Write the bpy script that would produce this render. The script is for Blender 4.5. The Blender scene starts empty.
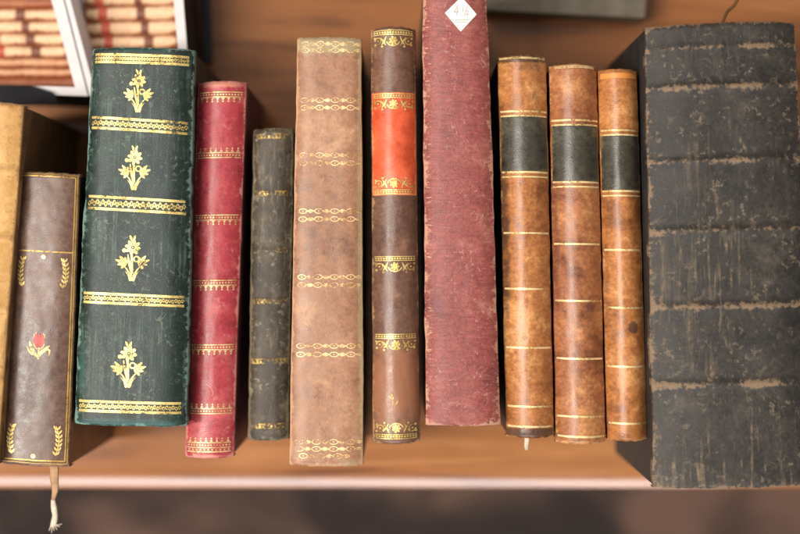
import bpy, bmesh, math, random
from mathutils import Vector, noise as mnoise

random.seed(7)
scene = bpy.context.scene
COL = scene.collection
ZC = 0.93            # camera height above the table top (m)

def lin(r, g, b):
    def f(c):
        c /= 255.0
        return c / 12.92 if c <= 0.04045 else ((c + 0.055) / 1.055) ** 2.4
    return (f(r), f(g), f(b), 1.0)

def P(px, py, z):
    """point of the photograph at height z (the view is straight down on the table)"""
    w = (ZC - z) * 0.5
    return Vector(((px - 400) / 800 * w, -(py - 267) / 800 * w, z))

# ------------------------------------------------------------------ node helpers
class NT:
    def __init__(s, name):
        s.m = bpy.data.materials.new(name); s.m.use_nodes = True
        s.t = s.m.node_tree; s.t.nodes.clear()
        s.out = s.n('ShaderNodeOutputMaterial')
        s.bsdf = s.n('ShaderNodeBsdfPrincipled')
        s.l(s.bsdf.outputs[0], s.out.inputs[0])
    def n(s, kind, **kw):
        nd = s.t.nodes.new(kind)
        for k, v in kw.items(): setattr(nd, k, v)
        return nd
    def l(s, a, b): s.t.links.new(a, b)
    def put(s, sock, v):
        if hasattr(v, 'is_output'): s.l(v, sock)
        else: sock.default_value = v
    def math(s, op, a, b=0.0, c=0.0, clamp=False):
        nd = s.n('ShaderNodeMath', operation=op, use_clamp=clamp)
        s.put(nd.inputs[0], a); s.put(nd.inputs[1], b); s.put(nd.inputs[2], c)
        return nd.outputs[0]
    def mix(s, f, a, b):
        nd = s.n('ShaderNodeMix', data_type='RGBA')
        s.put(nd.inputs[0], f); s.put(nd.inputs[6], a); s.put(nd.inputs[7], b)
        return nd.outputs[2]
    def step(s, v, lo, hi):
        nd = s.n('ShaderNodeMapRange', interpolation_type='SMOOTHSTEP')
        s.put(nd.inputs[0], v); nd.inputs[1].default_value = lo; nd.inputs[2].default_value = hi
        return nd.outputs[0]
    def noise(s, vec, scale, detail=4, rough=0.55, dist=0.0):
        nd = s.n('ShaderNodeTexNoise')
        s.l(vec, nd.inputs['Vector']); nd.inputs['Scale'].default_value = scale
        nd.inputs['Detail'].default_value = detail; nd.inputs['Roughness'].default_value = rough
        nd.inputs['Distortion'].default_value = dist
        return nd.outputs[0]
    def mapping(s, vec, loc=(0, 0, 0), sc=(1, 1, 1)):
        nd = s.n('ShaderNodeMapping'); s.l(vec, nd.inputs[0])
        nd.inputs[1].default_value = loc; nd.inputs[3].default_value = sc
        return nd.outputs[0]
    def attr(s, name):
        return s.n('ShaderNodeAttribute', attribute_name=name).outputs['Fac']
    def coord(s, which): return s.n('ShaderNodeTexCoord').outputs[which]
    def bump(s, h, strength=0.3, dist=0.0004):
        nd = s.n('ShaderNodeBump'); nd.inputs['Strength'].default_value = strength
        nd.inputs['Distance'].default_value = dist
        s.l(h, nd.inputs['Height']); s.l(nd.outputs[0], s.bsdf.inputs['Normal'])

SEED = [0.0]
def leather(name, c0, c1, c2, wearcol, wear=0.5, speck=None, speck_amt=0.3, speck_sc=420, mott=45,
            streak=None, streak_amt=0.0, streak_sc=(260, 18), wrinkle=0.0, rough=0.45, bump=0.25,
            stain=None, scratch=None, scratch_amt=0.35, wear_sc=330, grain=1500, lo=0.32, hi=0.68, spec=0.45, fine=0.5):
    SEED[0] += 3.37
    k = NT(name)
    uv = k.mapping(k.coord('UV'), (SEED[0], SEED[0] * 1.7, SEED[0] * .6))
    n1 = k.noise(uv, mott, 6, 0.62, 0.4)
    n1b = k.noise(uv, mott * 4.3, 5, 0.6)
    v = k.math('ADD', k.math('MULTIPLY', n1, 0.68), k.math('MULTIPLY', n1b, 0.32))
    col = k.mix(k.step(v, lo, 0.5), c0, c1)
    col = k.mix(k.step(v, 0.5, hi), col, c2)
    h = k.noise(uv, grain, 3, 0.6)
    fg = k.math('ADD', k.math('MULTIPLY', k.noise(uv, 620, 3, 0.65), 0.6), k.math('MULTIPLY', k.noise(uv, 210, 3, 0.6, 0.5), 0.4))
    hsv = k.n('ShaderNodeHueSaturation'); k.l(col, hsv.inputs['Color'])
    k.l(k.math('ADD', 1.0 - fine * .5, k.math('MULTIPLY', k.step(fg, .34, .66), fine)), hsv.inputs['Value'])
    col = hsv.outputs[0]
    if streak:
        sv = k.mapping(uv, (0, 0, 0), (streak_sc[0], streak_sc[1], 1))
        sn = k.noise(sv, 1.0, 5, 0.65, 0.5)
        big = k.noise(uv, 22, 3, 0.5)
        sm = k.step(k.math('ADD', sn, k.math('MULTIPLY', k.math('SUBTRACT', big, 0.5), 0.5)), 0.52, 0.68)
        sm = k.math('MULTIPLY', sm, k.math('ADD', .4, k.step(k.noise(uv, 190, 4, .7, .6), .42, .6)))
        area = k.attr('zone')
        col = k.mix(k.math('MULTIPLY', k.math('MULTIPLY', sm, area), streak_amt, clamp=True), col, streak)
        h = k.math('ADD', h, k.math('MULTIPLY', sm, 0.25))
    if wrinkle:
        wv = k.mapping(uv, (0, 0, 0), (120, 900, 1))
        wn = k.noise(wv, 1.0, 4, 0.6, 0.8)
        col = k.mix(k.math('MULTIPLY', k.step(wn, 0.5, 0.72), wrinkle), col, c2)
        col = k.mix(k.math('MULTIPLY', k.step(wn, 0.5, 0.3), wrinkle), col, c0)
        h = k.math('ADD', h, k.math('MULTIPLY', wn, 1.2))
    if speck:
        sp = k.noise(uv, speck_sc, 3, 0.6)
        where = k.noise(uv, 70, 3, 0.5)
        m = k.math('MULTIPLY', k.step(sp, 0.56, 0.66), k.step(where, 0.4, 0.65))
        col = k.mix(k.math('MULTIPLY', m, speck_amt), col, speck)
        h = k.math('SUBTRACT', h, k.math('MULTIPLY', m, 0.4))
    if scratch:
        a = k.noise(k.mapping(uv, (3, 1, 0), (1, .7, 1)), 38, 4, 0.5, 1.1)
        ln = k.math('SUBTRACT', 1.0, k.step(k.math('ABSOLUTE', k.math('SUBTRACT', a, 0.5)), 0.0, 0.007))
        wh = k.step(k.noise(uv, 55, 3, 0.6), 0.5, 0.62)
        m = k.math('MULTIPLY', ln, wh)
        col = k.mix(k.math('MULTIPLY', m, scratch_amt), col, scratch)
        h = k.math('SUBTRACT', h, k.math('MULTIPLY', m, 0.5))
    if stain:
        st = k.math('ADD', k.attr('stain'), k.math('MULTIPLY', k.math('SUBTRACT', k.noise(uv, 160, 5, 0.65), 0.5), 0.9))
        st = k.math('MULTIPLY', k.step(st, 0.35, 0.75), k.step(k.attr('stain'), 0.02, 0.2))
        col = k.mix(k.math('MULTIPLY', st, 0.8), col, stain)
    wn = k.noise(uv, wear_sc, 5, 0.7)
    wb = k.noise(uv, 60, 3, 0.5)
    w = k.math('ADD', k.attr('wear'), k.math('MULTIPLY', k.math('SUBTRACT', k.math('ADD', k.math('MULTIPLY', wn, 1.3), wb), 1.15), 1.9))
    w = k.math('MULTIPLY', k.step(w, 0.50, 0.85), k.step(k.attr('wear'), 0.04, 0.3))
    col = k.mix(k.math('MULTIPLY', w, wear, clamp=True), col, wearcol)
    k.l(col, k.bsdf.inputs['Base Color'])
    r = k.math('ADD', rough - 0.2, k.math('ADD', k.math('MULTIPLY', n1b, 0.28), k.math('MULTIPLY', k.step(fg, .3, .7), .14)))
    k.l(k.math('ADD', r, k.math('MULTIPLY', w, 0.2)), k.bsdf.inputs['Roughness'])
    k.bsdf.inputs['Specular IOR Level'].default_value = spec
    k.bump(k.math('ADD', h, k.math('MULTIPLY', n1b, 0.8)), bump, 0.0005)
    return k.m

def board(name, c0, c1, rough=0.6):
    """cloth or leather of a cover board"""
    k = NT(name); o = k.coord('Object')
    n = k.noise(o, 60, 6, 0.65)
    col = k.mix(k.step(n, 0.35, 0.65), c0, c1)
    k.l(col, k.bsdf.inputs['Base Color']); k.bsdf.inputs['Roughness'].default_value = rough
    k.bump(k.noise(o, 1200, 3), 0.25); return k.m

def gilt(name, col=lin(232, 205, 130), worn=0.42, metal=0.55, rough=0.4, sc=900):
    SEED[0] += 1.9
    k = NT(name); o = k.mapping(k.coord('Object'), (SEED[0], 0, 0))
    n = k.noise(o, sc, 3, 0.6); n2 = k.noise(o, 130, 3, 0.6)
    v = k.math('ADD', k.math('MULTIPLY', n, 0.5), k.math('MULTIPLY', n2, 0.5))
    a = k.step(v, worn - 0.06, worn + 0.07)
    c = k.mix(k.step(n2, 0.35, 0.7), (col[0] * .72, col[1] * .66, col[2] * .5, 1), col)
    k.l(c, k.bsdf.inputs['Base Color']); k.bsdf.inputs['Metallic'].default_value = metal
    k.bsdf.inputs['Roughness'].default_value = rough
    k.l(a, k.bsdf.inputs['Alpha'])
    k.bump(k.noise(o, 1500, 2), 0.3); return k.m

def plain(name, col, rough=0.6, var=0.12, sc=120, spec=0.3):
    k = NT(name); o = k.coord('Object')
    n = k.noise(o, sc, 5, 0.6)
    d = tuple(c * (1 - var * 2) for c in col[:3]) + (1,)
    k.l(k.mix(k.step(n, 0.3, 0.7), d, col), k.bsdf.inputs['Base Color'])
    k.bsdf.inputs['Roughness'].default_value = rough
    k.bsdf.inputs['Specular IOR Level'].default_value = spec
    k.bump(k.noise(o, 900, 3), 0.15); return k.m

# ------------------------------------------------------------------ object helpers
def tag(o, label=None, cat=None, group=None, kind=None):
    if label: o['label'] = label
    if cat: o['category'] = cat
    if group: o['group'] = group
    if kind: o['kind'] = kind

def empty(name, loc, label, cat, group=None):
    o = bpy.data.objects.new(name, None); COL.objects.link(o)
    o.location = loc; o.empty_display_size = 0.02
    tag(o, label, cat, group); return o

def mesh(name, verts, faces, mat, parent=None, origin=Vector((0, 0, 0)), smooth=True, uvs=None, attrs=None, base=None):
    """verts in world space; stored relative to the thing's base"""
    me = bpy.data.meshes.new(name)
    me.from_pydata([tuple(Vector(v) - origin) for v in verts], [], faces)
    if smooth: me.polygons.foreach_set('use_smooth', [True] * len(me.polygons))
    if uvs:
        lay = me.uv_layers.new(name='UVMap')
        for lp in me.loops: lay.data[lp.index].uv = uvs[lp.vertex_index]
    for nm, vals in (attrs or {}).items():
        at = me.attributes.new(nm, 'FLOAT', 'POINT'); at.data.foreach_set('value', vals)
    me.materials.append(mat); me.update()
    o = bpy.data.objects.new(name, me); COL.objects.link(o)
    if parent: o.parent = parent
    elif base is not None: o.location = base
    return o

def bevel_box(name, ring_top, ring_bot, mat, parent, origin, r=0.0006, base=None):
    """a solid between two rings of points, edges softened"""
    bm = bmesh.new()
    a = [bm.verts.new(Vector(p) - origin) for p in ring_top]; b = [bm.verts.new(Vector(p) - origin) for p in ring_bot]
    n = len(a)
    bm.faces.new(a); bm.faces.new(b[::-1])
    for i in range(n): bm.faces.new((a[i], b[i], b[(i + 1) % n], a[(i + 1) % n]))
    bmesh.ops.recalc_face_normals(bm, faces=bm.faces)
    if r: bmesh.ops.bevel(bm, geom=list(bm.edges), offset=r, segments=2, affect='EDGES', profile=0.6)
    me = bpy.data.meshes.new(name); bm.to_mesh(me); bm.free()
    me.materials.append(mat)
    o = bpy.data.objects.new(name, me); COL.objects.link(o)
    if parent: o.parent = parent
    elif base is not None: o.location = base
    return o

def ss(x, a, b):
    t = max(0.0, min(1.0, (x - a) / (b - a))); return t * t * (3 - 2 * t)

# ------------------------------------------------------------------ book
class Book:
    def __init__(s, name, quad, H, label, cat='book', group=None, bulge=0.004, p=2.4, bands=(), cap=1.5, rend=0.0025,
                 wob=0.35, stains=(), zone=None, edgewear=1.4, edgelen=2.0, bandwear=0.7, endwear=1.0, ns=44, nt=None, lump=0.00022):
        s.q = [P(x, y, H) for x, y in quad]; s.H = H
        s.bulge, s.p, s.bands, s.cap, s.rend, s.wob, s.lump = bulge, p, bands, cap, rend, wob, lump
        s.px = (ZC - H) * 0.5 / 800
        s.w = ((s.q[1] - s.q[0]).length + (s.q[2] - s.q[3]).length) / 2
        s.h = ((s.q[3] - s.q[0]).length + (s.q[2] - s.q[1]).length) / 2
        s.wp, s.hp = s.w / s.px, s.h / s.px
        c = sum(s.q, Vector()) / 4; s.o = Vector((c.x, c.y, 0.0))
        s.sd = 3.7 + c.x * 91 + c.y * 37
        s.root = empty(name, s.o, label, cat, group)
        s.stains, s.zone, s.edgewear, s.edgelen, s.bandwear, s.endwear, s.ns = stains, zone, edgewear, edgelen, bandwear, endwear, ns
        s.nt = nt or int(s.hp / 1.6)
        s.tdir = ((s.q[3] - s.q[0]) + (s.q[2] - s.q[1])).normalized()
        s.sdir = Vector((-s.tdir.y, s.tdir.x, 0))
        if s.sdir.dot(s.q[1] - s.q[0]) < 0: s.sdir = -s.sdir
    def flat(s, u, t):
        a = s.q[0].lerp(s.q[1], (u + 1) / 2); b = s.q[3].lerp(s.q[2], (u + 1) / 2)
        return a.lerp(b, t)
    def surf(s, u, t):
        p = s.flat(u, t)
        N = lambda x, y: mnoise.noise(Vector((x, y, s.sd)))
        e = abs(u) ** 3
        p = p + s.sdir * (N(t * 7, u * .3) * .6 + N(t * 31, u * .3 + 5) * .4) * s.wob * s.px * 2 * e * (1 if u > 0 else -1)
        ends = math.exp(-t * s.hp / 5) * -1 + math.exp(-(1 - t) * s.hp / 5)
        p = p + s.tdir * ends * s.px * (s.cap * (1 - abs(u) ** 2.2) + N(u * 4, 9 if t < .5 else 3) * .9 + N(u * 15, 1 if t < .5 else 6) * .5)
        z = -s.bulge * abs(u) ** s.p
        d = min(t, 1 - t) * s.h
        if d < s.rend: z -= s.rend - math.sqrt(max(0, s.rend ** 2 - (s.rend - d) ** 2))
        b = t * s.hp
        for bb, bw, bh in s.bands:
            z += bh * math.exp(-((b - bb - .8 * N(u * 2, bb)) / bw) ** 2) * (1 - .55 * abs(u) ** 4)
        z += s.lump * (N(u * 2.2, t * 11) + .5 * N(u * 5 + 3, t * 29))
        p = p.copy(); p.z += z
        return p
    def norm(s, u, t):
        e = 0.004
        du = s.surf(min(u + e, 1), t) - s.surf(max(u - e, -1), t); dv = s.surf(u, min(t + e, 1)) - s.surf(u, max(t - e, 0))
        n = du.cross(dv); n.normalize()
        return n if n.z > 0 else -n
    def spine(s, mat, name='spine'):
        us = [math.sin(math.pi / 2 * (-1 + 2 * i / s.ns)) for i in range(s.ns + 1)]
        ts = [j / s.nt for j in range(s.nt + 1)]
        near = [0.15, .5, 1.2, 2.4]
        ts = sorted(set(ts + [x / s.hp for x in near] + [1 - x / s.hp for x in near]))
        V, UV, wear, stain, zone = [], [], [], [], []
        wrap = min(0.009, s.H * .1)
        def add(u, t, dz=0.0, out=0.0, dy=0.0):
            p = s.surf(u, t)
            p = p + Vector((0, 0, -dz)) + s.sdir * out + s.tdir * dy
            V.append(p)
            a = u * s.wp / 2; b = t * s.hp
            UV.append((a * s.px + (out - dz if u > 0 else dz - out) * (1 if dz else 0), -b * s.px))
            d = (1 - abs(u)) * s.wp / 2
            w = s.edgewear * math.exp(-d / s.edgelen) + s.endwear * math.exp(-min(b, s.hp - b) / 2.5)
            for bb, bw, bh in s.bands: w += s.bandwear * math.exp(-((b - bb) / (bw * .9)) ** 2)
            wear.append(w)
            v = 0
            for sa, sb, ra, rb, k in s.stains: v = max(v, k * math.exp(-(((a - sa) / ra) ** 2 + ((b - sb) / rb) ** 2)))
            stain.append(v)
            zone.append(s.zone(a / (s.wp / 2), t) if s.zone else 1.0)
        rows = [(ts[0], .006, 0.0003)] + [(t, 0, 0) for t in ts] + [(ts[-1], .006, -.0003)]
        for t, dz0, dy in rows:
            add(-1, t, wrap + dz0, 0.0002, dy); add(-1, t, wrap * .5 + dz0, 0.0003, dy); add(-1, t, wrap * .15 + dz0, -0.0003, dy)
            for u in us: add(u, t, dz0, 0, dy)
            add(1, t, wrap * .15 + dz0, 0.0003, dy); add(1, t, wrap * .5 + dz0, -0.0003, dy); add(1, t, wrap + dz0, -0.0002, dy)
        n = len(us) + 6
        F = [(j * n + i, (j + 1) * n + i, (j + 1) * n + i + 1, j * n + i + 1) for j in range(len(rows) - 1) for i in range(n - 1)]
        s.sp = mesh(name, V, F, mat, s.root, s.o, True, UV, {'wear': wear, 'stain': stain, 'zone': zone})
        return s.sp
    def covers(s, mat, pagemat, th=0.0026, pages=True):
        top = s.H - s.bulge - 0.0035
        for sg in (-1, 1):
            ins = -s.sdir * sg * th; g = -s.sdir * sg * 0.0002
            a = s.flat(sg, .004); b = s.flat(sg, .996)
            ring = [a + g, b + g, b + ins, a + ins]
            bevel_box('cover', [Vector((p.x, p.y, top)) for p in ring], [Vector((p.x, p.y, 0.0)) for p in ring], mat, s.root, s.o, 0.0007)
        if pages:
            k = (s.w - 2 * th - .0006) / s.w
            r = [s.flat(-k, .012), s.flat(k, .012), s.flat(k, .988), s.flat(-k, .988)]
            bevel_box('page_block', [Vector((p.x, p.y, top - .002)) for p in r], [Vector((p.x, p.y, 0.003)) for p in r], pagemat, s.root, s.o, 0.0005)
    def patch(s, b0, b1, mat, name, off=0.00012, umax=.97, parent=None, tilt=0.0, n=30, rag=.35, thick=True):
        """a leather label glued round the spine"""
        us = [umax * math.sin(math.pi / 2 * (-1 + 2 * i / n)) for i in range(n + 1)]
        m = max(3, int((b1 - b0) / 1.6)); V, UV, wear, F = [], [], [], []
        for j in range(m + 1):
            for u in us:
                jag = rag * mnoise.noise(Vector((u * 9, j // m * 7 + b0, s.sd))) if j in (0, m) else 0
                b = b0 + (b1 - b0) * j / m + tilt * u * s.wp / 2 + jag
                e = min(j, m - j, 1)
                V.append(s.surf(u, b / s.hp) + s.norm(u, b / s.hp) * (off if e else 0.00001))
                UV.append((u * s.w / 2, -b * s.px)); d = min((umax - abs(u)) * s.wp / 2, (b - b0) * 1.0, (b1 - b) * 1.0)
                wear.append(1.0 * math.exp(-max(d, 0) / 1.6))
        k = n + 1
        F = [(j * k + i, (j + 1) * k + i, (j + 1) * k + i + 1, j * k + i + 1) for j in range(m) for i in range(n)]
        return mesh(name, V, F, mat, parent or s.root, s.o, True, UV, {'wear': wear, 'stain': [0.0] * len(V), 'zone': [1.0] * len(V)})

class Deco:
    """tooling drawn flat (photo-sized units: a across from the spine's middle, b down from its head), then laid on the spine"""
    def __init__(s): s.v, s.f = [], []
    def quadstrip(s, L, R):
        o = len(s.v)
        for l, r in zip(L, R): s.v += [l, ((l[0] + r[0]) / 2, (l[1] + r[1]) / 2), r]
        for i in range(len(L) - 1):
            b = o + 3 * i; s.f += [(b, b + 1, b + 4, b + 3), (b + 1, b + 2, b + 5, b + 4)]
    def stroke(s, pts, w, taper=False, step=1.0):
        q = [pts[0]]
        for a, b in zip(pts, pts[1:]):
            n = max(1, int(math.dist(a, b) / step))
            q += [(a[0] + (b[0] - a[0]) * k / n, a[1] + (b[1] - a[1]) * k / n) for k in range(1, n + 1)]
        L, R = [], []
        for i, p in enumerate(q):
            a, b = q[max(0, i - 1)], q[min(len(q) - 1, i + 1)]
            dx, dy = b[0] - a[0], b[1] - a[1]; l = math.hypot(dx, dy) or 1
            t = i / (len(q) - 1); ww = w / 2 * ((1.15 - t) if taper == 1 else math.sin(math.pi * (0.08 + .84 * t)) if taper == 2 else 1)
            L.append((p[0] - dy / l * ww, p[1] + dx / l * ww)); R.append((p[0] + dy / l * ww, p[1] - dx / l * ww))
        s.quadstrip(L, R)
    def line(s, b, w, a0, a1, tilt=0): s.stroke([(a0, b + tilt * a0), (a1, b + tilt * a1)], w)
    def poly(s, pts):
        o = len(s.v); c = (sum(p[0] for p in pts) / len(pts), sum(p[1] for p in pts) / len(pts))
        s.v += [c] + list(pts); n = len(pts)
        s.f += [(o, o + 1 + i, o + 1 + (i + 1) % n) for i in range(n)]
    def disc(s, x, y, r, ry=None, n=12): s.poly([(x + r * math.cos(k * 2 * math.pi / n), y + (ry or r) * math.sin(k * 2 * math.pi / n)) for k in range(n)])
    def arc(s, x, y, r, a0, a1, w, ry=None, taper=False):
        n = max(6, int(abs(a1 - a0) / 18))
        s.stroke([(x + r * math.cos(math.radians(a0 + (a1 - a0) * k / n)), y + (ry or r) * math.sin(math.radians(a0 + (a1 - a0) * k / n))) for k in range(n + 1)], w, taper, .6)
    def ring(s, x, y, r, w, ry=None): s.arc(x, y, r, 0, 360, w, ry)
    def tilt(s, k): s.v = [(a, b + k * a) for a, b in s.v]; return s
    def build(s, bk, name, mat, parent=None, off=0.00016):
        V = []
        for a, b in s.v:
            u = max(-.985, min(.985, a / (bk.wp / 2))); t = max(.004, min(.996, b / bk.hp))
            V.append(bk.surf(u, t) + bk.norm(u, t) * off)
        F = []
        for f in s.f:
            p = [V[i] for i in f]; nz = (p[1] - p[0]).cross(p[2] - p[0]).z
            F.append(f if nz > 0 else f[::-1])
        return mesh(name, V, F, mat, parent or bk.sp, bk.o)

PAGES = plain('aged_paper', lin(205, 185, 148), 0.85, 0.15, 200)
G = gilt('gold_tooling', lin(240, 212, 138), 0.40)
GP = gilt('pale_gold_tooling', lin(243, 214, 160), 0.42, 0.35)
GW = gilt('worn_gold_tooling', lin(205, 172, 100), 0.53, 0.4)
GB = gilt('bright_gold_tooling', lin(232, 206, 134), 0.42, 0.5)

# ------------------------------------------------------------------ 1 tan book at the left edge
m = leather('tan_leather', lin(150, 108, 58), lin(184, 140, 84), lin(205, 165, 108), lin(120, 84, 48), 0.6, mott=30, streak=lin(140, 100, 55), streak_amt=.5, rough=.42, fine=.16)
b = Book('leather_book', [(-46, 100), (22, 104), (-5, 466), (-80, 460)], .142, 'tan leather book with raised bands, cut off by the left edge of the photo', bulge=.004, p=2.6,
         bands=((67, 3.0, .0013), (135, 3, .0013), (205, 3, .0013), (275, 3, .0013)), bandwear=.35)
b.spine(m); b.covers(board('tan_board', lin(92, 62, 34), lin(120, 84, 46)), PAGES)
for bb in (61, 129, 199):
    d = Deco(); d.line(bb, 1.0, -30, 32); d.line(bb + 12, 1.0, -30, 32)
    for k in range(-4, 5): d.arc(k * 7, bb - 24, 4, 20, 250, .9)
    d.build(b, 'gilt_band', GW)

# ------------------------------------------------------------------ 2 brown book with the tulip
m = leather('brown_calf', lin(66, 46, 38), lin(92, 68, 56), lin(112, 86, 72), lin(150, 110, 70), 0.5, mott=26, rough=.36, streak=lin(74, 52, 44), streak_amt=.5, streak_sc=(120, 8), bump=.15)
b = Book('leather_book', [(18, 171), (78, 174), (67, 468), (-2, 464)], .130, 'dark brown leather book with a small red tulip stamped on its gilt framed spine', bulge=.0032, p=3.4, cap=.8, edgewear=.7, wob=.2)
b.spine(m); b.covers(board('brown_board', lin(42, 26, 18), lin(70, 44, 30), .4), PAGES)
hw = b.wp / 2
d = Deco()
x = hw - 3.2
d.stroke([(-x, 4), (x, 4), (x, 288), (-x, 288), (-x, 4)], 1.2)
d.stroke([(-x - 1.9, 2), (x + 1.9, 2), (x + 1.9, 290.5), (-x - 1.9, 290.5), (-x - 1.9, 2)], .8)
d.line(79, 1.4, -x, x)
d.build(b, 'gilt_frame', gilt('thin_gold_frame', lin(206, 168, 92), .40, .4))
def spray(cx, cy, sg, n=7, sp=4.2):
    d = Deco()
    h = n * sp
    d.stroke([(cx + sg * 3 * (abs(k / 8 - .5) * 2) ** 2, cy - h / 2 + h * k / 8) for k in range(9)], .9)
    for k in range(n):
        y = cy - h / 2 + (k + .5) * sp; xx = cx + sg * 3 * (abs((k + .5) / n - .5) * 2) ** 2
        for q in (-1, 1): d.stroke([(xx, y + 1.5), (xx + q * 1.8, y - .3), (xx + q * 3.0, y - 2.6)], 2.0, 2, .7)
    return d
spray(-hw + 9, 100, 1).build(b, 'gilt_spray', G); spray(hw - 9, 100, -1).build(b, 'gilt_spray', G)
spray(-hw + 9, 268, 1).build(b, 'gilt_spray', G); spray(hw - 9, 268, -1).build(b, 'gilt_spray', G)
for y_ in (84.5, 284):
    d = Deco(); d.disc(0, y_, 2.2); d.build(b, 'gilt_dot', G)
ty = 172
d = Deco()
d.stroke([(0, ty + 16), (-5, ty + 11), (-9, ty + 4), (-11, ty - 3)], 4.6, 2); d.stroke([(0, ty + 15), (-6, ty + 13), (-11, ty + 9), (-14, ty + 3)], 2.2, 2)
d.stroke([(0, ty + 16), (5, ty + 9), (10, ty + 5), (13, ty + 7), (12.5, ty + 13)], 2.8, 2); d.stroke([(0, ty + 16), (3, ty + 9), (9, ty + 4), (13, ty + 1)], 3.2, 2)
d.stroke([(0, ty + 18), (0, ty + 4)], 1.6); d.arc(0, ty - 3, 6.4, 170, 10, .9, 9.0); d.stroke([(-6.6, ty - 4), (-6, ty - 11), (-3, ty - 14)], .8); d.stroke([(6.6, ty - 4), (6, ty - 11), (3, ty - 14)], .8)
shrink = lambda q: [(a * .84, ty + (c_ - ty) * .84) for a, c_ in q]
d.v = shrink(d.v)
tl = d.build(b, 'gilt_tulip', gilt('faded_tulip_gold', lin(206, 172, 120), .45, .3), off=.00014)
d = Deco()
for q in (-1, 0, 1): d.stroke([(q * 2.0, ty + 4), (q * 4.6, ty - 3), (q * 3.8, ty - 9), (q * 2.6, ty - 13)], 5.2 if q else 4.0, 2)
RED = leather('red_onlay', lin(126, 40, 38), lin(162, 58, 52), lin(186, 90, 80), lin(220, 150, 120), .2, mott=200)
d.v = shrink(d.v)
d.build(b, 'red_tulip', RED, off=.0002)
# ribbon out of the tail
BR = plain('brown_ribbon', lin(172, 134, 98), .7, .2, 300); WR = plain('frayed_white_ribbon', lin(200, 184, 162), .8, .1, 400)
def tube(name, pts, rad, mat, bk, flat=1.0, n=8):
    V, F = [], []
    for i, p in enumerate(pts):
        t = (pts[min(i + 1, len(pts) - 1)] - pts[max(i - 1, 0)]).normalized()
        sx = t.cross(Vector((0, 0, 1))); sx.normalize(); sz = sx.cross(t)
        for k in range(n):
            a = 2 * math.pi * k / n; V.append(p + sx * math.cos(a) * rad[i] + sz * math.sin(a) * rad[i] * flat)
    for i in range(len(pts) - 1):
        for k in range(n): F.append((i * n + k, i * n + (k + 1) % n, (i + 1) * n + (k + 1) % n, (i + 1) * n + k))
    F += [tuple(range(n))[::-1], tuple((len(pts) - 1) * n + k for k in range(n))]
    return mesh(name, V, F, mat, bk.root, bk.o)
def smooth_path(raw, n=5):
    out = []
    for i in range(len(raw) - 1):
        p0, p1, p2, p3 = raw[max(i - 1, 0)], raw[i], raw[i + 1], raw[min(i + 2, len(raw) - 1)]
        for k in range(n):
            t = k / n
            out.append(tuple(.5 * (2 * p1[j] + (p2[j] - p0[j]) * t + (2 * p0[j] - 5 * p1[j] + 4 * p2[j] - p3[j]) * t * t + (3 * p1[j] - p0[j] - 3 * p2[j] + p3[j]) * t ** 3) for j in range(len(p1))))
    out.append(tuple(raw[-1])); return out
pp = smooth_path([(54, 462, .117, 5), (54, 472, .116, 4.8), (54.5, 482, .113, 4.2), (55, 490, .110, 3.4), (53.5, 498, .107, 2.2), (53, 501, .106, 1.9)])
tube('bookmark', [P(x, y, z) for x, y, z, r in pp], [r * .0005 for *_, r in pp], BR, b, .22)
pp = smooth_path([(53, 500, .1065, 2.2), (54, 508, .104, 3.2), (55, 516, .101, 3.0), (54, 522, .099, 3.3), (52, 526, .098, 2.2)])
tube('frayed_end', [P(x, y, z) for x, y, z, r in pp], [r * .0005 for *_, r in pp], WR, b, .55)
for dx, dy in ((-4, 531), (-1.5, 533), (1, 531), (7, 527), (4, 530), (9, 524)):
    pp = smooth_path([(53.5, 520, .1, .9), (53 + dx * .4, 525, .0985, .7), (53 + dx, dy, .0975, .35)])
    tube('thread', [P(x, y, z) for x, y, z, r in pp], [r * .0005 for *_, r in pp], WR, b, 1, 6)

# ------------------------------------------------------------------ 3 green book with gold flowers
m = leather('green_leather', lin(11, 24, 21), lin(21, 36, 32), lin(39, 58, 51), lin(112, 142, 128), 0.8, mott=34, speck=lin(108, 122, 108), speck_amt=.45, streak=lin(84, 104, 92), streak_amt=.4, streak_sc=(420, 16), rough=.45, bump=.35, stain=lin(40, 76, 72), scratch=lin(140, 145, 120), scratch_amt=.3)
b = Book('leather_book', [(90, 47), (192, 48), (185, 427), (72, 425)], .130, 'thick dark green leather book with four gold flowers up its spine', bulge=.0058, p=6, cap=.8, edgewear=.9, edgelen=3.0, wob=1.1, endwear=.9,
         stains=((0, 377, 70, 7, .9), (-48, 320, 5, 40, .7), (0, 2, 60, 4, .6), (46, 40, 6, 40, .4)))
b.spine(m); b.covers(board('green_board', lin(18, 26, 26), lin(30, 40, 38)), PAGES)
def green_band(b0, b1, tilt):
    d = Deco(); x = b.wp / 2 - 4.5
    d.line(b0 + 1.3, 2.6, -x, x); d.line(b1 - 1.3, 2.6, -x, x)
    y = (b0 + b1) / 2; n = 17
    pts = [(-x + 2 * x * k / (n * 8), y + math.sin(k / 8 * 2 * math.pi) * (b1 - b0 - 6.6) * .42) for k in range(n * 8 + 1)]
    d.stroke(pts, 1.0)
    for k in range(n):
        d.disc(-x + 2 * x * (k + .25) / n, y - .8, .9); d.disc(-x + 2 * x * (k + .75) / n, y + .8, .9)
    d.tilt(tilt).build(b, 'gilt_band', GB)
green_band(6.5, 16.5, .02); green_band(71, 84, .05); green_band(150, 164.5, .045); green_band(246.5, 258, .03); green_band(354, 366, .012)
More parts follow.
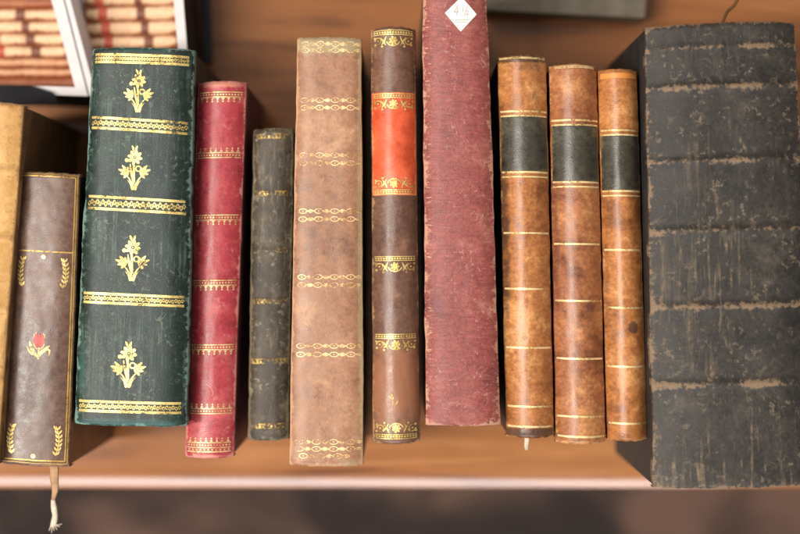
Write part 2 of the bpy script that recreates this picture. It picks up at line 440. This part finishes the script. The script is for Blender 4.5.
def green_flower(cx, cy, k):
    d = Deco(); T = lambda x, y: (cx + x * k, cy + y * k)
    for i in range(8):
        a = 2 * math.pi * i / 8 + .2
        d.stroke([T(2.2 * math.cos(a), -11 + 2.2 * math.sin(a)), T(4.8 * math.cos(a), -11 + 4.8 * math.sin(a)), T(7.6 * math.cos(a), -11 + 7.6 * math.sin(a))], 3.4 * k, 2, .7)
    x, y = T(0, -11); d.ring(x, y, 2.3 * k, 1.1 * k); d.disc(x, y, .8 * k); x, y = T(-8, -8); d.disc(x, y, 2.0 * k)
    for q in (-2.0, 1.4): d.stroke([T(q * .5, -17), T(q, -20), T(q * 1.6, -22.5)], 2.2 * k, 2, .7)
    x, y = T(3.8, .2); d.ring(x, y, 2.5 * k, 1.3 * k)
    d.stroke([T(-1, -5), T(-.5, 2), T(0, 14)], 2.0 * k); d.stroke([T(-4.5, -4.5), T(-4.0, 0), T(-2, 7), T(0, 16)], 2.6 * k, 2)
    for q in (-1, 1):
        d.stroke([T(q * .6, 21), T(q * 2.2, 15), T(q * 5.0, 10), T(q * 8.5, 6)], 2.8 * k, 1)
        d.stroke([T(q * 1.8, 20.5), T(q * 3.6, 15.5), T(q * 6.6, 11.5)], 1.3 * k, 1)
        for (ex, ey, wd) in ((12.5, -3.0, 4.6), (16, 1.0, 4.4), (14, 5.5, 4.2), (7, -1.5, 3.6), (10.5, 9.5, 3.6)):
            d.stroke([T(q * 6.0, 6.2), T(q * (6.0 + ex) / 2, (6.2 + ey) / 2 - .8), T(q * ex, ey)], wd * .72 * k, 2, .7)
    d.build(b, 'gilt_flower', GB)
green_flower(-1, 44, .98); green_flower(-2.5, 121, 1.02); green_flower(-1.5, 211.5, 1.05); green_flower(-2, 318, 1.06)

# ------------------------------------------------------------------ 4 red book
m = leather('crimson_leather', lin(118, 38, 44), lin(152, 50, 57), lin(176, 82, 82), lin(206, 140, 128), 0.65, mott=30, speck=lin(196, 120, 116), speck_amt=.35, speck_sc=260, rough=.38, bump=.22, fine=.35, spec=.5, scratch=lin(205, 140, 130), scratch_amt=.35, stain=lin(196, 130, 110))
b = Book('leather_book', [(197, 82), (245, 81), (232, 458), (184, 458)], .112, 'slim crimson leather book with rows of gold dots, beside the green one', bulge=.0052, p=2.3, cap=1.2, edgewear=.9, stains=((0, 3, 30, 4, .9), (0, 375, 26, 3, .7)))
b.spine(m); b.covers(board('red_board', lin(88, 36, 42), lin(116, 52, 58)), PAGES)
def red_band(y, up, big=False):
    d = Deco(); x = b.wp / 2 - 2.5
    d.line(y - 2.4, .9, -x, x); d.line(y + 2.4, .9, -x, x)
    n = 15
    for k in range(n): d.disc(-x + 2 * x * (k + .5) / n, y, .85)
    n = 8
    for k in range(n):
        xx = -x + 2 * x * (k + .5) / n; q = -1 if up else 1; yy = y + q * 3.3
        d.poly([(xx - 1.5, yy), (xx + 1.5, yy), (xx, yy + q * 2.6)]); d.disc(xx, yy + q * 3.4, .8)
    if big:
        d.line(y + 6.4, 1.1, -x, x)
        for k in range(11): d.disc(-x + 2 * x * (k + .5) / 11, y + 4.4, .8)
    d.build(b, 'gilt_band', GP)
for y, up in ((13, 0), (73.5, 1), (136, 0), (201.5, 0), (266, 0), (330, 1)): red_band(y, up)
red_band(364, 1, True)

# ------------------------------------------------------------------ 5 small blackish book
m = leather('blackened_leather', lin(40, 33, 25), lin(62, 53, 42), lin(94, 82, 66), lin(128, 112, 84), 0.55, mott=60, speck=lin(150, 138, 116), speck_amt=.6, speck_sc=300, streak=lin(120, 108, 88), streak_amt=.5, streak_sc=(420, 60), rough=.5, bump=.5)
b = Book('leather_book', [(253, 129), (293, 128), (288, 440), (247, 441)], .104, 'small worn blackish book with faded gold bands, between the crimson and light brown ones', bulge=.004, p=2.6, cap=.8, wob=.7,
         bands=((65, 3, .0007), (122, 3, .0007), (173, 3, .0007), (233, 3, .0007), (298, 3, .0005)), bandwear=.25)
b.spine(m); b.covers(board('black_board', lin(26, 22, 20), lin(44, 38, 34)), PAGES)
for y in (8, 65, 122, 173, 233, 298):
    d = Deco(); x = b.wp / 2 - 3; d.line(y - 2, 1.8, -x, x); d.line(y + 1.6, 1.2, -x, x)
    for k in range(9): d.disc(-x + 2 * x * (k + .5) / 9, y, 1.3)
    d.build(b, 'gilt_band', GW)

# ------------------------------------------------------------------ 6 light brown book with chains
m = leather('light_brown_calf', lin(112, 78, 58), lin(146, 104, 78), lin(172, 130, 100), lin(190, 150, 112), 0.55, mott=36, speck=lin(120, 80, 62), speck_amt=.45, speck_sc=240, fine=.3, rough=.42, bump=.22, stain=lin(150, 136, 104), scratch=lin(196, 150, 112), scratch_amt=.35)
b = Book('leather_book', [(297, 37), (361, 37), (363, 466), (289, 466)], .130, 'tall light brown leather book with thin gold chain bands across its spine', bulge=.003, p=4.5, cap=1.0, wob=.5, endwear=.9,
         stains=((0, 4, 60, 15, 1.1), (34, 200, 5, 320, .95), (20, 425, 20, 10, .6)))
b.spine(m); b.covers(board('mottled_board', lin(70, 60, 50), lin(98, 84, 68)), PAGES)
CH = gilt('faded_chain_gold', lin(232, 196, 146), .455, .25, .5)
def chain(ys):
    d = Deco(); x = b.wp / 2 - 4
    for y in ys:
        n = 4; p = 2.12 * x / n
        for k in range(n):
            xx = -x + p * (k + .5) + (0 if y != ys[-1] or len(ys) == 2 else p * .25)
            if xx > x - 4: continue
            d.ring(xx - p * .18, y, 4.0, .95, 2.3); d.stroke([(xx + p * .08, y), (xx + p * .32, y - 1.6), (xx + p * .55, y), (xx + p * .32, y + 1.6), (xx + p * .08, y)], .9)
            d.disc(xx + p * .32, y, 1.5)
            d.disc(xx - p * .18, y, .7)
    d.build(b, 'gilt_band', CH)
for ys in ((7, 13), (63, 70.5), (118, 126), (174, 182), (240, 248), (309, 317.5), (405, 412, 419)): chain(ys)

# ------------------------------------------------------------------ 7 brown book with the orange red label
m = leather('mottled_calf', lin(66, 44, 36), lin(100, 70, 56), lin(132, 94, 72), lin(180, 140, 96), 0.6, mott=26, rough=.38, bump=.2, fine=.4, spec=.5, speck=lin(140, 104, 80), speck_amt=.3, stain=lin(146, 96, 68), scratch=lin(150, 112, 84), scratch_amt=.3)
b = Book('leather_book', [(371, 27), (415, 27), (420, 443), (373, 444)], .128, 'brown leather book with a bright orange-red label near the top of its spine', bulge=.0068, p=2.2, cap=1.3, endwear=.8, edgewear=.7,
         stains=((0, 360, 60, 60, .85), (0, 285, 40, 20, .3)))
b.spine(m); b.covers(board('dark_calf_board', lin(40, 30, 26), lin(60, 44, 36)), PAGES)
LBL = leather('orange_red_label_leather', lin(178, 68, 38), lin(204, 86, 52), lin(216, 110, 74), lin(235, 150, 90), 0.5, mott=50, rough=.36, bump=.15, fine=.25)
lab = b.patch(65, 168, LBL, 'title_label')
def scroll(par, y, q, off=.00016, mat=G, dots=1):
    """flower between two scrolls; q = +1 the beads are above, -1 below"""
    d = Deco(); x = b.wp / 2 - 2.5
    d.line(y - q * 9.5, .9, -x, x); d.line(y - q * 5.6, .9, -x, x)
    for k in range(15): d.disc(-x + 2 * x * (k + .5) / 15, y - q * 7.5, 1.05)
    d.disc(0, y + q * .5, 2.6); 
    for i in range(7): d.disc(3.3 * math.cos(i * .9), y + q * .5 + 3.3 * math.sin(i * .9), 1.2)
    d.arc(0, y - q * 1, 7.2, 20 if q > 0 else -20, 160 if q > 0 else -160, 1.2, 6.5)
    for sg in (-1, 1):
        d.stroke([(sg * 7, y - q * 4), (sg * 9, y + q * 1), (sg * 12, y + q * 4.5)], 1.8, 2); d.stroke([(sg * 7.5, y + q * 5), (sg * 10, y + q * 1), (sg * 13, y - q * 3)], 1.5, 2)
        d.arc(sg * 15.5, y + q * .5, 3.2, 0 if sg > 0 else 180, 280 if sg > 0 else 460, 1.4, None, 1); d.disc(sg * 18.4, y + q * 4, 1.3); d.disc(sg * 11.4, y + q * 6, 1.1); d.disc(sg * 15.5, y + q * .5, 1.0)
        d.disc(sg * 19, y - q * 2.5, 1.2)
    d.build(b, 'gilt_band', mat, par, off)
scroll(b.sp, 13, 1); scroll(b.sp, 239, 1); scroll(b.sp, 317, 1); scroll(b.sp, 402, -1)
scroll(lab, 76, 1, .0003); scroll(lab, 157, -1, .0003)
d = Deco(); d.stroke([(-6, 365), (-3, 370), (-3, 378), (-5, 386)], 1.4, 2); d.stroke([(-3, 380), (1, 376), (2, 372)], 1.1, 2); d.stroke([(-4, 372), (-7, 369)], 1.1); d.build(b, 'gilt_sprig', GW)

# ------------------------------------------------------------------ 8 large oxblood book with a sticker
m = leather('oxblood_leather', lin(98, 46, 43), lin(132, 65, 59), lin(160, 98, 88), lin(186, 140, 114), 0.8, mott=30, wrinkle=.3, speck=lin(186, 140, 128), speck_amt=.45, speck_sc=500, rough=.42, bump=.45, scratch=lin(186, 142, 128), scratch_amt=.55, stain=lin(150, 92, 68))
b = Book('leather_book', [(423, -16), (487, -15), (501, 426), (426, 426)], .134, 'tall oxblood leather book with a white diamond sticker near its top', bulge=.0046, p=3.2, cap=.6, wob=.9, edgewear=.75, edgelen=5, endwear=1.0,
         stains=((24, 20, 10, 14, .6), (0, 436, 60, 6, .5)))
b.spine(m); b.covers(board('oxblood_board', lin(44, 26, 26), lin(64, 38, 36)), PAGES)
d = Deco()
for k in range(74):
    yy = 14 + k * 5.4 + random.uniform(-1.5, 1.5)
    d.stroke([(-b.wp / 2 + 2 + random.uniform(-1, 1), yy), (-b.wp / 2 + 6.5 + random.uniform(-2, 2.5), yy + random.uniform(-1, 1))], 1.5, 2)
d.build(b, 'edge_stitching', gilt('pale_thread', lin(184, 138, 116), .5, 0.0, .8))
PAPER = plain('sticker_paper', lin(232, 222, 214), .7, .04, 200); INK = plain('grey_ink', lin(176, 168, 158), .8, .1)
sx, sy = 5.5, 29.5
def dense_poly(pts, n=9):
    d = Deco(); A, B, C, D_ = pts
    for j in range(n):
        row = lambda t: [tuple((A[i] * (1 - k / n) + B[i] * k / n) * (1 - t) + (D_[i] * (1 - k / n) + C[i] * k / n) * t for i in (0, 1)) for k in range(n + 1)]
        d.quadstrip(row(j / n), row((j + 1) / n))
    return d
st = dense_poly([(sx - 17, sy - 1), (sx + 1, sy - 17.5), (sx + 17.5, sy - .5), (sx - .5, sy + 17.5)]).build(b, 'sticker', PAPER, b.root, .0002)
d = Deco()
d.stroke([(sx - 3, sy - 9), (sx - 7, sy - 1.5), (sx - 2, sy - 2.5)], 1.0); d.stroke([(sx - 3, sy - 6), (sx - 4.5, sy + 1.5)], 1.0)
d.stroke([(sx + 2.5, sy - 7), (sx + 2.2, sy - 2)], .9); d.stroke([(sx + 7.5, sy - 8.5), (sx + 3.5, sy + 2)], .8)
d.stroke([(sx + 6, sy - 3), (sx + 7.6, sy - 4), (sx + 8, sy - 2.4), (sx + 6, sy + .5), (sx + 9, sy + .3)], .9)
for k in range(7): d.disc(sx - 5.5 + k * 2.1, sy + 6 - k * .12, .75)
d.line(sy + 8.0, .6, sx - 5, sx + 5)
d.build(b, 'handwriting', INK, st, .0003)

# ------------------------------------------------------------------ 9-11 three brown calf volumes with dark labels
DL = leather('dark_green_label_leather', lin(38, 34, 28), lin(58, 54, 44), lin(78, 74, 60), lin(120, 100, 70), .4, mott=60, rough=.34, bump=.18, spec=.5, speck=lin(100, 92, 74), speck_amt=.3)
GRP = 'brown calf volumes with dark spine labels'
def calf(quad, H, label, cols, stains, lab, lines, doubles, staincol, capcol=None, tail_dark=False):
    m = leather('chestnut_calf', *cols, lin(206, 160, 104), 0.5, mott=36, speck=lin(92, 50, 28), speck_amt=.5, speck_sc=210, rough=.35, bump=.22, fine=.5, spec=.5, stain=staincol, scratch=lin(90, 50, 30), scratch_amt=.3, lo=.36, hi=.62)
    bk = Book('leather_book', quad, H, label, 'book', GRP, bulge=.0072, p=2.15, cap=1.0, wob=.6, stains=stains, endwear=.7, edgewear=.4)
    bk.spine(m); bk.covers(board('calf_board', lin(48, 28, 20), lin(74, 44, 30)), PAGES)
    L = bk.patch(lab[0], lab[1], DL, 'title_label')
    x = bk.wp / 2 - 1.2
    for y in doubles:
        d = Deco(); d.line(y, 1.9, -x, x, .01); d.line(y + 4.6, 1.6, -x, x, .01); d.build(bk, 'gilt_band', GP, off=.00028)
    for y in lines:
        d = Deco(); d.line(y, 2.0, -x, x, .012); d.build(bk, 'gilt_band', GP)
    return bk
cols = (lin(116, 66, 36), lin(160, 101, 54), lin(190, 134, 80))
b9 = calf([(499, 55), (547, 55), (555, 438), (508, 438)], .130, 'brown calf book with a chipped blackish head, beside the oxblood book', cols,
     ((-6, 3, 60, 6, .9), (8, 42, 12, 9, .5), (0, 378, 60, 6, 1.0), (-14, 100, 8, 16, .3), (-4, 345, 5, 8, .5), (-21, 170, 7, 170, .75), (4, 12, 22, 8, .6)), (60, 116), (3, 178, 234, 293, 352, 372), (56, 117), lin(48, 36, 32))
cols = (lin(106, 60, 36), lin(146, 90, 54), lin(174, 118, 72))
b10 = calf([(551, 64), (598, 64), (607, 444), (558, 444)], .130, 'brown calf book with a pale head cap, middle of the three dark labelled volumes', cols,
     ((-4, 48, 20, 10, .3), (10, 242, 12, 9, .7), (2, 262, 9, 6, .45), (-2, 130, 16, 14, .5), (-21, 170, 6, 150, .6), (0, 376, 40, 3, .6)), (60, 117), (180, 237, 295, 353, 373), (56, 118), lin(86, 44, 40))
cols = (lin(122, 74, 40), lin(164, 104, 56), lin(192, 134, 80))
b11 = calf([(600, 69), (639, 69), (649, 441), (610, 441)], .130, 'narrow brown calf book with a dark blot low on its spine, beside the black book', cols,
     ((7, 259, 5.5, 7, 1.25), (-2, 330, 4, 5, .55), (5, 345, 4, 6, .4), (-17, 210, 5, 120, .5)), (65, 121), (181, 239, 298, 355), (61, 122), lin(66, 50, 42))
# orange worn leather at the third one's head
d = dense_poly([(-17.5, 4), (17.5, 4), (17.8, 9), (-17.8, 9)], 12); d.build(b11, 'head_band', leather('orange_headband_leather', lin(168, 96, 40), lin(206, 130, 62), lin(222, 156, 86), lin(230, 180, 120), .3, mott=120), off=.00018)
# pale worn cap on the second
d = dense_poly([(-20, 1.2), (20, 1.2), (20.5, 4.2), (-20.5, 4.2)], 12); d.build(b10, 'head_cap', gilt('pale_worn_cap', lin(206, 170, 128), .44, 0, .7), off=.00018)
# slip of paper at the first one's tail
pp = smooth_path([(527, 434, .118, 2.6), (527, 440, .117, 2.6), (526.5, 446, .114, 2.3), (527, 450, .11, 1.8)])
tube('paper_slip', [P(x, y, z) for x, y, z, r in pp], [r * .0005 for *_, r in pp], WR, b9, .2)

# ------------------------------------------------------------------ 12 big black book
m = leather('black_leather', lin(24, 21, 18), lin(44, 39, 34), lin(68, 61, 53), lin(138, 112, 86), 0.7, wear_sc=560, mott=30, speck=lin(122, 106, 86), speck_amt=.6, speck_sc=380, streak=lin(116, 98, 74), streak_amt=.7, streak_sc=(430, 26), rough=.52, bump=.6, scratch=lin(128, 108, 84), scratch_amt=.3, fine=.8)
def zone(u, t):
    return (.15 + .85 * ss(t, .12, .5)) * (.35 + .65 * math.exp(-((u + .05) / .75) ** 2)) * (1.0 + .35 * ss(t, .8, 1))
b = Book('leather_book', [(647, 25), (797, 20), (822, 487), (656, 490)], .150, 'big black leather book with raised bands and tan worn streaks', bulge=.0060, p=3.2, cap=.8, wob=1.6, edgewear=.66, edgelen=4.5, endwear=1.0, lump=.0005,
         bands=((24, 4, .0006), (64, 4.4, .0016), (138, 4.4, .0016), (208, 4.6, .0016), (284, 4.6, .0016), (362, 4.8, .0016)), bandwear=.68, zone=zone, ns=60)
b.spine(m); b.covers(board('black_cloth_board', lin(20, 19, 19), lin(36, 34, 33)), PAGES, th=.0034)
pp = smooth_path([(722, 24, .13, 1.6), (727, 12, .12, 1.8), (735, 4, .115, 1.8), (740, -8, .11, 1.8)])
tube('bookmark', [P(x, y, z) for x, y, z, r in pp], [r * .0005 for *_, r in pp], plain('old_gold_ribbon', lin(122, 86, 48), .7), b, .3)

# ------------------------------------------------------------------ white trays of miniature books, behind
WHITE = plain('white_card', lin(214, 208, 208), .6, .04, 60); BLK = plain('black_cloth', lin(18, 17, 20), .7, .1, 200)
def tray(outer, inner, H, label, rimw):
    """open box: white lining and rim, black outside"""
    O = [P(x, y, H) for x, y in outer]; I = [P(x, y, H) for x, y in inner]
    c = sum(O, Vector()) / 4; o = Vector((c.x, c.y, 0)); root = empty('book_tray', o, label, 'tray', 'white trays of miniature books')
    at = lambda p, z: Vector((p.x, p.y, z))
    V, F = [], []
    V += O + I + [at(p, .004) for p in I]
    for i in range(4):
        j = (i + 1) % 4; F += [(i, j, 4 + j, 4 + i), (4 + i, 4 + j, 8 + j, 8 + i)]
    F.append((8, 9, 10, 11)); mesh('lining', V, F, WHITE, root, o, False)
    V = [at(p, H - .0004) for p in O] + [at(p, 0.0005) for p in O]
    F = [(i, i + 4, (i + 1) % 4 + 4, (i + 1) % 4) for i in range(4)] + [(4, 5, 6, 7)]
    mesh('case', V, F, BLK, root, o, False)
    return root
HT = .066
tray([(-120, -150), (24, -156), (88, 96), (-98, 90)], [(-112, -146), (11, -149), (75, 87), (-90, 82)], HT, 'white lined tray of small cream books, in the top left corner', 9)
tray([(25.5, -156), (171, -160), (191, 100), (89.5, 96)], [(30, -149), (159, -150), (182, 90), (94, 88)], HT, 'white lined tray of small cream books, partly behind the thick green book', 9)
CR = [(lin(196, 150, 110), lin(224, 184, 146), lin(236, 206, 172)), (lin(156, 104, 72), lin(196, 144, 106), lin(216, 176, 136)), (lin(128, 70, 42), lin(160, 94, 60), lin(176, 116, 80))]
CREAMS = [leather('cream_leather', *c, lin(138, 70, 36), .9, mott=40, rough=.5, fine=.2) for c in CR]
DARKL = leather('brown_label_leather', lin(84, 46, 34), lin(116, 68, 50), lin(120, 66, 48), lin(130, 80, 60), .2, mott=80)
REDL = leather('scarlet_label_leather', lin(150, 62, 44), lin(186, 84, 60), lin(214, 84, 60), lin(220, 120, 90), .2, mott=80)
CB = board('cream_board', lin(110, 62, 36), lin(140, 84, 52))
def mini(x0, x1, ya, yb, mat, label, lx=None, rx=None, z=.03, slope=0.0, grp='miniature books lying in the white trays'):
    """miniature book in a tray, spine up, its head to the left"""
    q = [(x0, yb), (x0, ya), (x1, ya + slope), (x1, yb + slope)]
    k = Book('miniature_book', q, z, label, 'book', grp, bulge=.0024, p=2.2, cap=.2, wob=.12, rend=.001, edgewear=1.6, edgelen=1.6, ns=14, lump=.0001, nt=60)
    k.spine(mat); k.covers(CB, PAGES, th=.0009)
    k.root.location.z = .0045
    for xx, mm, hw_ in ((lx, DARKL, random.uniform(3.6, 5.2)), (rx, REDL, random.uniform(4.2, 5.6))):
        if xx is not None: k.patch(xx - x0 - hw_, xx - x0 + hw_, mm, 'title_label', umax=.94, n=12, rag=0)
L1 = [(-24, -12.4, 1, 15, -9), (-12, -1.4, 0, 17, -8), (-1, 9.2, 2, None, None), (9.6, 21.2, 0, 22, None), (21.6, 33.6, 0, 27, None),
      (34, 46, 0, 32, -2), (46.4, 58, 0, 37.5, 1), (58.4, 68, 1, None, None), (68.4, 77.6, 1, None, None), (78, 89, 2, None, None)]
N1 = ['small cream book at the far top of the corner tray, mostly out of frame', 'small cream book above the rust brown one in the corner tray', 'small rust brown book at the top edge of the photo in the corner tray',
      'small cream book just below the rust brown one in the corner tray', 'small cream book second below the rust brown one in the corner tray',
      'small cream book in the corner tray, its red label just beginning at the photo edge', 'lowest of the cream books with a brown label in the corner tray',
      'plain tan book just under the labelled ones in the corner tray', 'plain tan book without label, next to the lowest in the corner tray', 'reddish brown book lowest in the corner tray, against the white rim']
for (ya, yb, c, lx, rx), nm in zip(L1, N1):
    xr = 66 + (ya - 10) * .25
    if yb > 0: mini(-70, xr - 5, ya, yb, CREAMS[c], nm, lx, rx)
L2 = [(-18, -6.4, 0, 138, 98), (-6, 7.2, 0, 139, 100), (7.6, 22, 0, 142, 104), (22.4, 36.6, 0, 146, 107), (37, 50, 0, 150, 110), (50.4, 63, 0, 152, 112)]
N2 = ['', 'small cream book cut by the photo top, in the tray behind the green book', 'uppermost whole book with two labels, in the tray behind the green book',
      'second whole book with two labels, in the tray behind the green book', 'small cream book just peeping over the head of the green book', 'hidden cream book']
for (ya, yb, c, lx, rx), nm in list(zip(L2, N2))[1:5]:
    mini(86 if yb < 60 else 92, 178, ya, yb, CREAMS[c], nm, lx, rx, slope=-1.5)

# ------------------------------------------------------------------ dark blue booklet and grey box lying on the table
def slab(name, pts, z0, z1, mat, label, cat, r=.0012):
    T = [P(x, y, z1) for x, y in pts]; c = sum(T, Vector()) / 4; o = Vector((c.x, c.y, z0))
    ob = bevel_box(name, T, [Vector((p.x, p.y, z0)) for p in T], mat, None, o, r, base=o)
    tag(ob, label, cat); return ob
slab('navy_booklet', [(-40, 84), (30, 85), (52, 92), (58, 103), (-40, 107)], .0662, .0702, board('navy_cover', lin(8, 8, 14), lin(18, 16, 24), .95), 'very dark booklet lying across the lower rim of the corner tray', 'booklet', .0008)
slab('black_folder', [(197, -90), (206, -92), (213, 62), (203, 64)], .0, .0030, board('black_folder_cloth', lin(20, 20, 24), lin(36, 36, 42), .4), 'black folder lying flat on the table, between the trays and the crimson book', 'folder', .0008)
GREYB = board('grey_card', lin(92, 84, 70), lin(112, 102, 88), .7)
slab('grey_box', [(478, -90), (655, -84), (645, 18), (482, 10)], .0, .022, GREYB, 'blurred grey cardboard box lying flat behind the books at the top edge', 'box')

# ------------------------------------------------------------------ table and floor
k = NT('polished_wood')
o = k.coord('Object')
g = k.mapping(o, (1.3, .4, 0), (2.2, 30, 8))
n1 = k.noise(g, 2.2, 8, 0.62, 0.9); n2 = k.noise(k.mapping(o, (0, 0, 0), (14, 420, 60)), 1.0, 4, .6, .3); n3 = k.noise(o, 7, 3, .5)
v = k.math('ADD', k.math('MULTIPLY', n1, .6), k.math('ADD', k.math('MULTIPLY', n2, .15), k.math('MULTIPLY', n3, .3)))
col = k.mix(k.step(v, .38, .52), lin(102, 60, 32), lin(144, 90, 48)); col = k.mix(k.step(v, .52, .68), col, lin(168, 112, 66))
k.l(col, k.bsdf.inputs['Base Color']); k.bsdf.inputs['Roughness'].default_value = .5; k.bsdf.inputs['Specular IOR Level'].default_value = .12
k.bsdf.inputs['Coat Weight'].default_value = .9; k.bsdf.inputs['Coat Roughness'].default_value = .13
k.bump(n2, .08, .0004)
bm = bmesh.new()
ye = -(491 - 267) / 800 * .465
prof = [(.62, 0.0), (ye + .0135, 0.0)]
yy, zz = ye + .0135, 0.0
for i in range(14):                                   # a broad soft round-over, then a tight turn down
    a = math.radians(2 + 18 * min(1, i / 3) + 10 * max(0, (i - 3) / 10)); yy -= .0125 / 14; zz -= .0125 / 14 * math.tan(a); prof.append((yy, zz))
for i in range(1, 9):
    a = math.radians(34 + 56 * i / 8); yy -= .00008 * math.cos(a) / .4; zz -= .00035 * math.sin(a) / .4; prof.append((yy, zz))
prof += [(yy, zz - .016), (yy + .004, zz - .022), (.62, zz - .022)]
A = [bm.verts.new((-.8, y, z)) for y, z in prof]; B = [bm.verts.new((.8, y, z)) for y, z in prof]
n = len(prof)
for i in range(n): bm.faces.new((A[i], A[(i + 1) % n], B[(i + 1) % n], B[i]))
bm.faces.new(A[::-1]); bm.faces.new(B); bmesh.ops.recalc_face_normals(bm, faces=bm.faces)
me = bpy.data.meshes.new('wooden_table'); bm.to_mesh(me); bm.free(); me.materials.append(k.m)
for p in me.polygons: p.use_smooth = 2 < len(p.vertices) < 5
t = bpy.data.objects.new('wooden_table', me); COL.objects.link(t)
t.modifiers.new('split', 'EDGE_SPLIT').split_angle = math.radians(40)
tag(t, 'brown polished wooden table top with a rounded front edge under all the books', 'table')

k = NT('floor_material'); o = k.coord('Object')
n1 = k.noise(o, 5.2, 4, .5, .6)
k.l(k.mix(k.step(n1, .40, .58), lin(38, 25, 19), lin(104, 76, 62)), k.bsdf.inputs['Base Color']); k.bsdf.inputs['Roughness'].default_value = .85
bm = bmesh.new(); bmesh.ops.create_grid(bm, x_segments=1, y_segments=1, size=4)
me = bpy.data.meshes.new('floor'); bm.to_mesh(me); bm.free(); me.materials.append(k.m)
f = bpy.data.objects.new('floor', me); COL.objects.link(f); f.location.z = -.75; f['kind'] = 'structure'

# ------------------------------------------------------------------ light, camera
w = bpy.data.worlds.new('World'); scene.world = w; w.use_nodes = True
bg = w.node_tree.nodes['Background']; bg.inputs[0].default_value = (1.0, .95, .9, 1); bg.inputs[1].default_value = .38
def area(name, loc, target, size, power, col):
    l = bpy.data.lights.new(name, 'AREA'); l.shape = 'RECTANGLE'; l.size, l.size_y = size; l.energy = power; l.color = col
    o = bpy.data.objects.new(name, l); COL.objects.link(o); o.location = loc
    o.rotation_euler = (Vector(target) - Vector(loc)).to_track_quat('-Z', 'Y').to_euler(); return o
area('ceiling_light', (-.74, -.12, 1.45), (0, -.02, .1), (.22, .85), 28, (1, .94, .86))
area('window_light', (-.5, -2.2, 1.2), (0, -.1, .05), (2.4, .45), 50, (.96, .97, 1))
area('side_fill', (-.36, .5, .75), (-.14, .12, 0), (.3, .3), 2.0, (1, .93, .85))  # added fill with no real source, brightens the table and trays at back left

cd = bpy.data.cameras.new('camera'); cam = bpy.data.objects.new('camera', cd); COL.objects.link(cam)
cam.location = (0, 0, ZC); cd.lens = 72; cd.sensor_width = 36; cd.clip_start = .01; cd.clip_end = 50
cd.dof.use_dof = True; cd.dof.focus_distance = ZC - .127; cd.dof.aperture_fstop = 3.0
scene.camera = cam
vs = scene.view_settings; vs.view_transform = 'Standard'; vs.look = 'None'; vs.exposure = 0.06; vs.gamma = 1
